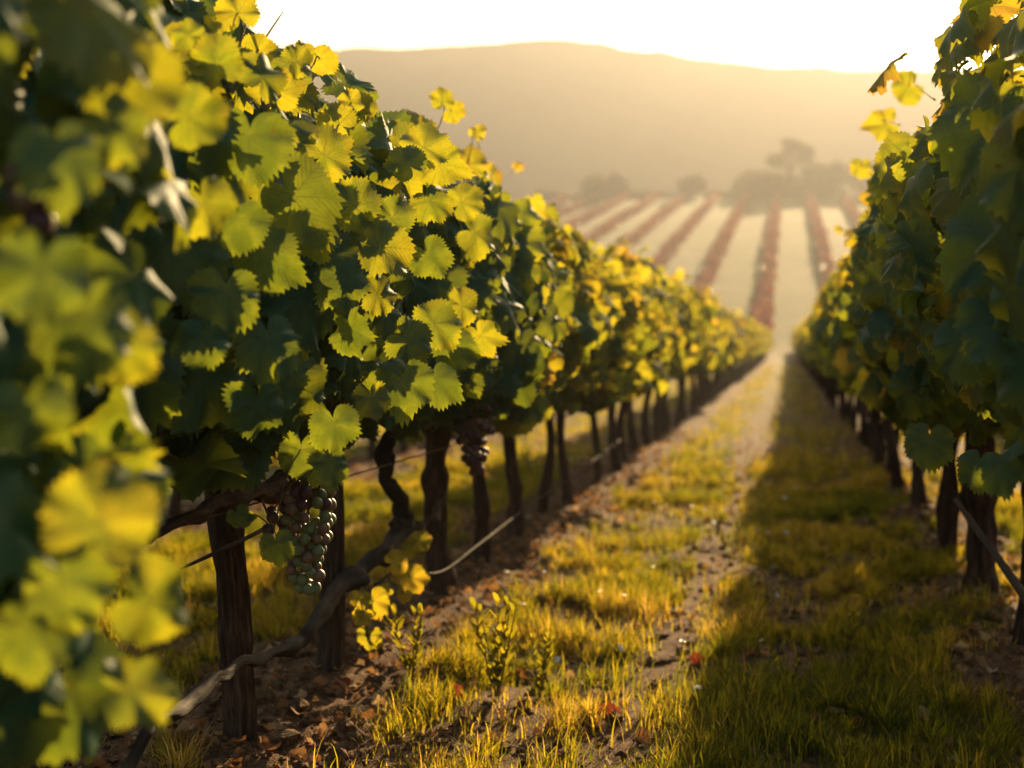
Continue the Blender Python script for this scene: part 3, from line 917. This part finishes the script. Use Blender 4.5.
px_shoot(vines_left[4], [(490, 200), (502, 184), (510, 174), (516, 168)], -.98, [(518, 166, 12, 30, .9), (486, 192, 36, 60, .7)], .0022, seed=8)
for i, o in enumerate(vines_left):
    rnd = np.random.default_rng(300 + i)
    zt = near_left[i][3] + near_left[i][4]
    for k in range(3 if i else 1):
        link('shoot', random_shoot(rnd, (near_left[i][6] + rnd.uniform(-.15, .15), rnd.uniform(-.4, .4), zt - .15), rnd.uniform(.12, .22), rnd.normal(0, .08, 2), 6, .085, LOD[0]), o)
# dark bunches in the shade of the canopy
rnd = np.random.default_rng(77)
for o, px, py, x, ln in ((vines_left[4], 474, 385, -.90, .24), (vines_left[0], 105, 85, -.58, .06), (vines_left[0], 35, 120, -.58, .06)):
    c_ = link('grape_cluster', cluster_mesh(rnd, ln, ln * .5, .0125, 60, [M_GRAPE_P, M_GRAPE_P, M_GRAPE_B]), o)
    c_.location = at_x(px, py, x) - np.array(o.location)

# --- shared variants for the rest
VAR = {1: [], 2: []}
for lod, n, cnt in ((1, 7, 330), (2, 6, 190)):
    for i in range(n):
        rnd = np.random.default_rng(500 + lod * 50 + i)
        lv = Leaves()
        canopy(lv, rnd, cnt, 0.44, 0.955 + rnd.uniform(-.02, .02), 0.325 + rnd.uniform(-.02, .02), 0.30, (0.10, 0.17) if lod == 1 else (0.12, 0.20), 0, 0, 0.25, (0.56, 0.2), seed=20 + i, holes=.66)
        for k in range(14):        # leaves that stick out of the top
            lv.add([[rnd.uniform(-.2, .2), rnd.uniform(-.42, .42), rnd.uniform(1.26, 1.42)]], rnd.normal(0, .6, (1, 3)) + [0, -.4, .4], rnd.normal(0, .6, (1, 3)), rnd.uniform(.05, .10), rnd.uniform(.45, .9))
        fo = lv.mesh('foliage', LOD[lod], M_LEAF_FAR, rnd)
        tr, arms = trunk_and_arms(rnd, 60 + i + 10 * lod, 0.68, rnd.uniform(.022, .030), 0.36, 12 if lod == 1 else 8)
        VAR[lod].append((fo, tr, arms))


def std_vine(x, y, label, group, k, lod, flip, scale=1.0, shoots=0):
    o = vine(x, y, label, group)
    fo, tr, arms = VAR[lod][k % len(VAR[lod])]
    a = link('foliage', fo, o); b = link('trunk', tr, o); c_ = link('cordon', arms, o)
    if flip:
        a.rotation_euler = (0, 0, 0); a.scale = (-1, 1, 1); b.rotation_euler = (0, 0, math.pi)
    a.scale = (a.scale[0] * random.uniform(.88, 1.1), random.uniform(.94, 1.1), random.uniform(.84, 1.09))
    rnd = np.random.default_rng(int(abs(x * 1000) + y * 100))
    for q in range(shoots):
        link('shoot', random_shoot(rnd, (rnd.uniform(-.15, .15), rnd.uniform(-.4, .4), 1.18), rnd.uniform(.1, .24), rnd.normal(0, .08, 2), 5, .085, LOD[1]), o)
    return o


ORD = ['first', 'second', 'third', 'fourth', 'fifth', 'sixth', 'seventh', 'eighth', 'ninth', 'tenth', 'eleventh', 'twelfth']
yl = [5.1, 5.72, 6.55, 7.15, 8.25, 9.0, 9.75, 10.5]
while yl[-1] < 79: yl.append(yl[-1] + 0.72 + 0.10 * min(1, yl[-1] / 60))
for i, y in enumerate(yl):
    if i < 9: lab = f'sunlit left row vine, {ORD[i]} after the one with the dark red bunch'
    elif y < 24: lab = 'softly blurred sunlit vine in the middle of the left row'
    else: lab = 'tiny blurred vine toward the far end of the left row'
    std_vine(ROW_L + random.uniform(-.03, .03), y, lab, GL, i * 3 + i // 7, 1 if y < 15 else 2, i % 2, shoots=2 if y < 9 else 0)

# --- right row
near_right = [
    (1.98, 'large blurred vine at the right edge, closest to the camera in its row', 0.42, 1.00, 0.40, 0.30, -.02, 420),
    (2.85, 'blurred dark vine behind the closest vine of the right row', 0.44, 1.00, 0.40, 0.33, -.04, 420),
    (3.90, 'vine of the right row cut by the lower right edge with a slanting bare cane', 0.48, 0.97, 0.355, 0.34, -.04, 420),
    (4.80, 'vine with the thick dark trunk and a hanging broad leaf in the right row', 0.46, 0.97, 0.355, 0.34, -.04, 420),
]
vines_right = []
for i, (y, lab, hl, zc, hh, hw, x0, n) in enumerate(near_right):
    rnd = np.random.default_rng(700 + i)
    o = vine(ROW_R, y, lab, GR); base = np.array(o.location); vines_right.append(o)
    lv = Leaves()
    canopy(lv, rnd, n, hl, zc, hh, hw, (0.085, 0.15), 0, x0, 0.3, (0.40, 0.2), seed=40 + i, order=.5, holes=.64)
    def pk(lst, x):
        for (px, py, w, td, tn) in lst: picked(lv, base, px, py, w, x, td, tn, yawj=rnd.uniform(-.5, .1))
    if i == 0: pk([(1000, 250, 120, -95, .1), (985, 130, 110, -120, .25), (960, 190, 90, -110, .15), (1010, 330, 100, -80, .1)], .30)
    if i == 1: pk([(925, 165, 60, -140, .3), (905, 240, 60, -100, .3), (930, 300, 62, -110, .12), (965, 350, 70, -90, .08)], .27)
    if i == 2: pk([(928, 445, 52, -95, .28), (978, 470, 46, -100, .3), (885, 190, 36, -140, .6), (1005, 470, 50, -80, .2)], .30)
    link('foliage', lv.mesh('foliage', LOD[0], M_LEAF, rnd), o)
    tr, arms = trunk_and_arms(rnd, 91 + i, .66, .030 if i < 3 else .044, .36)
    link('trunk', tr, o); link('cordon', arms, o)
    for k in range(3):
        link('shoot', random_shoot(rnd, (x0 + rnd.uniform(-.22, .1), rnd.uniform(-.4, .4), zc + hh - .14), rnd.uniform(.12, .24), rnd.normal(0, .09, 2), 6, .085, LOD[0]), o)
    if i == 2:
        A = [at_x(955, 500, .50), at_x(985, 540, .5), at_x(1010, 575, .5), at_x(1040, 620, .5)]
        link('cane', tubes_mesh('cane', [shift(tube(np.array(A), [.007, .009, .010, .011], 8, .2, 33, 5, .2), base)], M_CANE), o)
px_shoot(vines_right[2], [(935, 100), (925, 92), (918, 86), (915, 84)], .35, [(905, 88, 34, 200, .5)], .0025, seed=11)
px_shoot(vines_right[3], [(880, 165), (872, 166), (866, 167), (862, 168)], .28, [(860, 168, 22, -100, .55)], .0022, seed=12)
px_shoot(vines_right[3], [(900, 125), (893, 122), (886, 120), (882, 120)], .32, [(882, 125, 34, 190, .6)], .0022, seed=13)
yr = [5.55, 6.2, 7.0, 8.2, 8.9, 9.6, 10.4]
while yr[-1] < 82: yr.append(yr[-1] + 0.74 + 0.10 * min(1, yr[-1] / 60))
for i, y in enumerate(yr):
    if i < 5: lab = f'shaded right row vine, {ORD[i]} after the thick trunked one'
    elif y < 24: lab = 'softly blurred shaded vine in the middle of the right row'
    else: lab = 'tiny blurred vine toward the far end of the right row'
    std_vine(ROW_R + random.uniform(-.03, .03), y, lab, GR, i * 5 + i // 6, 1 if y < 15 else 2, i % 2, 1.1, shoots=2 if y < 8 else 0)
# --- the rows behind
y = 3.0; i = 0
while y < 30:
    std_vine(ROW_L2, y, 'blurred vine seen between the posts in the row behind the left row', GL2, i * 2 + 1, 1 if y < 8 else 2, i % 2); y += .8; i += 1
y = 1.5
while y < 30:
    std_vine(ROW_R2, y, 'vine of the row behind the right row, glimpsed past the right trunks', GR2, i * 2 + 1, 2, i % 2); y += .85; i += 1

# --- posts and wires
def post(P, rad, label, seed):
    P = np.array(P); b = P[0].copy(); b[2] = gz(b[0], b[1])
    P[0][2] = b[2] - .08
    o = link('wooden_post', tubes_mesh('wooden_post', [shift(tube(P, rad, 56, 0.10, seed, 22, 0.0, .2), b)], M_POST))
    o.location = b
    tag(o, label, 'post', 'wooden posts of the trellis')
    return o


post([at_x(331, 702, ROW_L), at_x(331, 640, ROW_L), at_x(331, 560, ROW_L), at_x(331, 500, ROW_L), at_x(332, 440, ROW_L)], [.032, .030, .029, .029, .030],
     'dark weathered wooden post standing behind the hanging grape bunch', 31)


def wire(x, z, y0, y1, label, sag=.02):
    P = [(x, y, z + gz(x, y) * 0 - sag * math.sin(y * 2.1) ** 2) for y in np.linspace(y0, y1, 14)]
    tb = tube(np.array(P), [.0022] * 14, 6, 0.0, 1, 4)
    tag(link('trellis_wire', tubes_mesh('trellis_wire', [tb], M_WIRE)), label, 'wire', 'trellis wires')


wire(ROW_L + .02, .66, .4, 40, 'upper steel wire running along the left row through its trunks')
wire(ROW_L + .02, .54, .4, 40, 'lower steel wire running along the left row below the leaves')
wire(ROW_R + .02, .60, .4, 40, 'steel wire running along the right row between its trunks')

# ------------------------------------------------------------------ grass, litter, weeds
def grass_mesh(name, n, xr, yr_, length, width, rnd, seg=3, dens=grass_density, ymap=None, tufts=0):
    u = rnd.random(n); y = yr_[0] + (yr_[1] - yr_[0]) * (u ** (ymap or 1.0)); x = rnd.uniform(*xr, n)
    keep = rnd.random(n) < dens(x, y)
    x, y = x[keep], y[keep]; n = len(x)
    cl = fbm(x * 4.5, y * 4.5, 2, 88)
    ln = length * (0.35 + 1.15 * sstep(0.3, 0.75, cl)) * rnd.uniform(.5, 1.35, n)
    z = ground_z(x, y) - .004
    ang = rnd.uniform(0, 6.283, n); bend = rnd.uniform(.15, .95, n)
    if tufts:       # taller tufts whose blades fan out from one root
        m_ = 4 * tufts; cx = rnd.uniform(*xr, m_); cy_ = yr_[0] + (yr_[1] - yr_[0]) * rnd.random(m_) ** 1.2
        ok = rnd.random(m_) < dens(cx, cy_) * .8 + .03
        cx, cy_ = cx[ok][:tufts], cy_[ok][:tufts]
        per = 85; q = len(cx)
        a2 = rnd.uniform(0, 6.283, q * per); r2 = np.abs(rnd.normal(0, 1, q * per)) * np.repeat(rnd.uniform(.012, .04, q), per)
        x2 = np.repeat(cx, per) + np.cos(a2) * r2; y2 = np.repeat(cy_, per) + np.sin(a2) * r2
        x = np.concatenate([x, x2]); y = np.concatenate([y, y2]); z = np.concatenate([z, ground_z(x2, y2) - .004])
        ang = np.concatenate([ang, a2 + rnd.normal(0, .5, q * per)]); bend = np.concatenate([bend, rnd.uniform(.2, 1.0, q * per)])
        ln = np.concatenate([ln, np.repeat(rnd.uniform(.05, .112, q), per) * rnd.uniform(.5, 1.15, q * per)]); n = len(x)
    d = np.stack([np.cos(ang), np.sin(ang), np.zeros(n)], 1); w = np.stack([-np.sin(ang), np.cos(ang), np.zeros(n)], 1)
    p0 = np.stack([x, y, z], 1)
    wd = width * rnd.uniform(.6, 1.3, n)
    V = []
    for k in range(seg):
        t = k / seg
        c = p0 + d * (ln * bend * t ** 2)[:, None] + np.array([0, 0, 1.0]) * (ln * (t - .35 * bend * t * t))[:, None]
        hw = (wd * (1 - .55 * t) * .5)[:, None]
        V += [c - w * hw, c + w * hw]
    V.append(p0 + d * (ln * bend)[:, None] + np.array([0, 0, 1.0]) * (ln * (1 - .35 * bend))[:, None])
    V = np.stack(V, 1); nv = V.shape[1]
    F = []
    for k in range(seg - 1):
        a = 2 * k; F += [(a, a + 1, a + 3), (a, a + 3, a + 2)]
    F.append((2 * seg - 2, 2 * seg - 1, 2 * seg))
    F = (np.array(F)[None] + (np.arange(n) * nv)[:, None, None]).reshape(-1, 3)
    tn = np.clip(.26 + 1.2 * (fbm(x * 2.3, y * 2.3, 3, 99) - .46) + rnd.normal(0, .2, n), 0, 1)
    return mesh_np(name, V.reshape(-1, 3), F, [M_GRASS], {'tint': ('FLOAT', np.repeat(tn, nv))})


rnd = np.random.default_rng(41)
tag(link('grass', grass_mesh('grass', 430000, (-2.6, 1.25), (2.3, 9.5), .064, .0036, rnd, ymap=1.25, tufts=900)), 'short yellow green grass growing in tufts between the vine rows', 'grass', kind='stuff')
tag(link('distant_grass', grass_mesh('distant_grass', 90000, (-4.6, 2.3), (9.5, 60), .10, .009, rnd, seg=2, ymap=1.9)), 'blurred grass along the far part of the vine lane', 'grass', kind='stuff')

# fallen leaves: one mass under the rows and along the track
n = 8500
y = 2.2 + 11 * rnd.random(n) ** 1.5; x = rnd.uniform(-2.9, 1.3, n)
k = rnd.random(n) < (1.05 - sstep(.15, .55, row_dist(x)) * .8)
x, y = x[k], y[k]; n = len(x)
lv = Leaves()
nr = rnd.normal(0, .38, (n, 3)) + [0, 0, 1]
lv.add(np.stack([x, y, ground_z(x, y) + .008], 1), nr, rnd.normal(0, 1, (n, 3)), rnd.uniform(.014, .042, n), np.clip(rnd.normal(.34, .25, n), 0, .9))
tag(link('fallen_leaves', lv.mesh('fallen_leaves', CURLED, M_DRY, rnd)), 'brown litter of curled dry leaves under the vine rows', 'fallen leaves', kind='stuff')
# crumbs of soil
import bmesh
bm = bmesh.new(); bmesh.ops.create_icosphere(bm, subdivisions=1, radius=1.0)
v0 = np.array([v.co[:] for v in bm.verts]); f0 = np.array([[v.index for v in f.verts] for f in bm.faces]); bm.free()
n = 9000
y = 2.2 + 8 * rnd.random(n) ** 1.5; x = rnd.uniform(-2.9, 1.2, n)
k = rnd.random(n) < (1.02 - grass_density(x, y))
x, y = x[k], y[k]; n = len(x)
s = rnd.gamma(2.0, .0038, n) + .002
V = v0[None] * (1 + rnd.uniform(-.35, .35, (n, len(v0), 1))) * s[:, None, None] * np.array([1, 1, .7]) + np.stack([x, y, ground_z(x, y) + s * .2], 1)[:, None]
F = (f0[None] + (np.arange(n) * len(v0))[:, None, None]).reshape(-1, 3)
tag(link('soil_crumbs', mesh_np('soil_crumbs', V.reshape(-1, 3), F, [M_SOIL], {'grassy': ('FLOAT', np.zeros(n * len(v0))), 'field': ('FLOAT', np.zeros(n * len(v0)))}, smooth=False)),
    'loose crumbs of brown soil on the bare ground', 'soil', kind='stuff')

for (px, py, lab) in ((712, 583, 'curled red fallen leaf lying on the worn track'), (462, 700, 'small red fallen leaf beside the grass tuft at the lower centre'),
                      (345, 705, 'red fallen leaf at the foot of the weathered wooden post'), (608, 715, 'red brown fallen leaf on the bare soil at the bottom of the track'),
                      (700, 660, 'dull red fallen leaf at the edge of the shaded grass')):
    d = ray(px, py); q = CAM + d * (-(CAM_H - .02) / d[2])
    lv = Leaves()
    for kx in range(1):
        lv.add([[0, 0, .012]], rnd.normal(0, .5, (1, 3)) + [0, -.6, .7], rnd.normal(0, 1, (1, 3)), .052, 1.0)
    o = link('fallen_leaf', lv.mesh('fallen_leaf', CURLED, M_DRY, rnd)); o.location = (q[0], q[1], gz(q[0], q[1]))
    tag(o, lab, 'fallen leaf', 'red fallen leaves')


def weed(px, py, h, nstem, label, seed):
    rnd = np.random.default_rng(seed)
    d = ray(px, py); q = CAM + d * (-(CAM_H - .02) / d[2])
    b = np.array([q[0], q[1], gz(q[0], q[1])])
    o = empty('weed_plant', b); tag(o, label, 'weed', 'leafy weeds in the grass')
    stems = []; V, F, T, off = [], [], [], 0
    for sidx in range(nstem):
        a = rnd.uniform(0, 6.28); ln = rnd.uniform(.01, .06)
        P = np.array([[math.cos(a) * ln * t * 1.2, math.sin(a) * ln * t * 1.2, h * t * rnd.uniform(.85, 1.05)] for t in (0, .35, .7, 1)])
        stems.append(tube(P, [.0022, .002, .0016, .001], 6, 0, sidx, 3))
        C = catmull(P, 8)
        for k in range(16):
            c = C[int((.1 + .9 * k / 16) * (len(C) - 1))]
            aa = k * 2.4 + rnd.uniform(-.3, .3); l = h * rnd.uniform(.22, .36) * (1 - .35 * k / 16)
            dirv = np.array([math.cos(aa) * .62, math.sin(aa) * .62, .78]); wv = np.array([-math.sin(aa), math.cos(aa), 0])
            w_ = l * .13
            pts = [c, c + dirv * l * .35 - wv * w_, c + dirv * l * .35 + wv * w_, c + dirv * l * .7 - wv * w_ * .8 - [0, 0, l * .03], c + dirv * l * .7 + wv * w_ * .8 - [0, 0, l * .03], c + dirv * l - [0, 0, l * .15]]
            V += pts; F += [(off, off + 2, off + 1), (off + 1, off + 2, off + 4), (off + 1, off + 4, off + 3), (off + 3, off + 4, off + 5)]
            T += [rnd.uniform(.1, .5)] * 6; off += 6
    link('stem', tubes_mesh('stem', stems, M_STEM), o)
    link('foliage', mesh_np('foliage', np.array(V), np.array(F), [M_GRASS], {'tint': ('FLOAT', T)}), o)


weed(412, 690, .19, 5, 'upright leafy weed left of the sunlit grass tuft, near the fallen red leaf', 1)
weed(497, 700, .24, 6, 'tallest leafy weed standing in the sunlit grass at the lower centre', 2)
weed(540, 690, .17, 4, 'short leafy weed right of the tallest weed in the sunlit grass', 3)
weed(845, 650, .13, 4, 'leafy weed catching light at the edge of the shade on the right', 4)
weed(790, 690, .10, 3, 'low weed in the half shaded grass left of the right row', 5)

# white petals / small flowers in the grass
n = 60
x = rnd.uniform(-.95, .1, n); y = rnd.uniform(3.2, 9, n)
lv = Leaves(); lv.add(np.stack([x, y, ground_z(x, y) + rnd.uniform(.04, .08, n)], 1), rnd.normal(0, .5, (n, 3)) + [0, .2, .8], rnd.normal(0, 1, (n, 3)), rnd.uniform(.010, .022, n), np.zeros(n))
tag(link('grass_flowers', lv.mesh('grass_flowers', LOD[2], M_PETAL, rnd)), 'tiny pale flowers dotted through the grass', 'flowers', kind='stuff')

# ------------------------------------------------------------------ far field: autumn rows
rnd = np.random.default_rng(91)
n = 4200
lv = Leaves()
yy = rnd.uniform(0, 1, n); yy = 86 + 146 * yy
xx = rnd.normal(0, .20, n); zz = rnd.uniform(.1, .95, n)
lv.add(np.stack([xx, yy, zz + ground_z(np.zeros(n), yy, False)], 1), rnd.normal(0, 1, (n, 3)) + [0, -.3, .4], rnd.normal(0, 1, (n, 3)), rnd.uniform(.35, .75, n), rnd.random(n))
far_me = lv.mesh('vineyard_row', LOD[2], M_REDROW, rnd)
qa = at_y(777, 205, 215)[0]
names = ['red brown vine row on the far slope running straight up from the end of the lane']
for k in range(-10, 5):
    xk = qa + 4.9 * k
    o = link('distant_vine_row', far_me); o.location = (xk, 0, 0)
    if k == 0: lab = 'red vine row on the far slope rising from the end of the lane'
    elif k > 0: lab = f'red far vine row, {ORD[k - 1]} right of the one above the lane end'
    else: lab = f'red far vine row, {ORD[-k - 1]} left of the one above the lane end'
    tag(o, lab, 'vine row', 'red vine rows on the far slope')

# ------------------------------------------------------------------ trees on the crest
def crown_mesh(blobs, nleaf, size, rnd):
    lv = Leaves()
    tot = sum(b[3] * b[4] for b in blobs)
    for (cx, cy_, cz, rx, rz) in blobs:
        m_ = int(nleaf * rx * rz / tot)
        d = norm(rnd.normal(0, 1, (m_, 3))); r = (.55 + .45 * rnd.random(m_) ** .5) * (.75 + .5 * vnoise(d[:, 0] * 3 + cx, d[:, 2] * 3 + cz, 5))
        p = np.array([cx, cy_, cz]) + d * r[:, None] * [rx, rx, rz]
        lv.add(p, d + rnd.normal(0, .5, (m_, 3)), rnd.normal(0, 1, (m_, 3)), rnd.uniform(size * .6, size * 1.3, m_), rnd.random(m_))
    return lv.mesh('crown', LOD[2], M_TREE, rnd)


def tree(px, py_base, top_px, w_px, label, kind, seed, name='tree', Y=236):
    rnd = np.random.default_rng(seed)
    q = at_y(px, py_base, Y); b = np.array([q[0], q[1], float(ground_z(np.array([q[0]]), np.array([q[1]]), False)[0])])
    hgt = (at_y(px, top_px, Y)[2] - b[2]); w = w_px * Y / FPX
    o = empty(name, b); tag(o, label, 'tree' if kind == 'tree' else 'bush', 'trees and bushes along the crest')
    if kind == 'tree':
        tb = [tube(np.array([[0, 0, -.5], [.1, 0, hgt * .25], [-.1, 0, hgt * .5], [0, 0, hgt * .8]]), [.35, .28, .22, .08], 9, .15, seed, 5)]
        blobs = []
        for k in range(14):
            a = k * 2.4; f_ = rnd.random(); rr = w * .40 * math.sqrt(1 - f_ * f_) * rnd.uniform(.35, 1)
            c = np.array([math.cos(a) * rr, math.sin(a) * rr, hgt * (.56 + .36 * f_)])
            tb.append(tube(np.array([[0, 0, hgt * .4], c * [.5, .5, .5] + [0, 0, hgt * .25], c]), [.16, .1, .04], 7, .1, seed + k, 4))
            blobs.append((*c, w * rnd.uniform(.10, .17), hgt * rnd.uniform(.06, .10)))
        link('trunk', tubes_mesh('trunk', tb, M_BARK), o)
        link('crown', crown_mesh(blobs, 5200, .42, rnd), o)
    else:
        tb = [tube(np.array([[k * .3, 0, -.3], [k * .5, 0, hgt * .3], [k * .7, .1, hgt * .6]]), [.14, .1, .05], 7, .1, seed + k, 4) for k in (-1, 0, 1)]
        link('trunk', tubes_mesh('trunk', tb, M_BARK), o)
        blobs = [(rnd.uniform(-.34, .34) * w, rnd.uniform(-1, 1), hgt * rnd.uniform(.35, .62), w * rnd.uniform(.18, .28), hgt * rnd.uniform(.30, .42)) for _ in range(7)]
        link('crown', crown_mesh(blobs, 2200, .55, rnd), o)


tree(790, 197, 136, 52, 'tall open tree with round crown rising above the bushes on the crest', 'tree', 1, Y=240)
tree(768, 199, 168, 74, 'dense dark bush at the foot of the tall open tree', 'bush', 2, 'bush')
tree(832, 198, 156, 60, 'broad bush right of the tall open tree on the crest', 'bush', 3, 'bush')
tree(868, 198, 158, 44, 'bush on the crest half hidden by the right vine row', 'bush', 4, 'bush')
tree(590, 202, 174, 34, 'left one of two adjoining small bushes on the left of the crest', 'bush', 5, 'bush')
tree(615, 202, 170, 36, 'right one of two adjoining small bushes on the left of the crest', 'bush', 6, 'bush')
tree(690, 200, 174, 34, 'small lone bush midway between the two bush clumps on the crest', 'bush', 7, 'bush')
tree(805, 200, 174, 62, 'dark bush directly under the tall open tree on the crest', 'bush', 8, 'bush', Y=243)
tree(748, 200, 180, 40, 'low dark bush at the left end of the clump under the tall tree', 'bush', 9, 'bush', Y=239)
for k, (px, w) in enumerate(((560, 60), (640, 60), (720, 50), (905, 60))):
    tree(px, 202, 190 if px < 900 else 165, w, ['low scrub at the left end of the crest beside the left vine row', 'low scrub between the bushes on the left of the crest', 'low scrub left of the dense dark bush', 'bush behind the top of the right vine row'][k], 'bush', 20 + k, 'bush', Y=238)
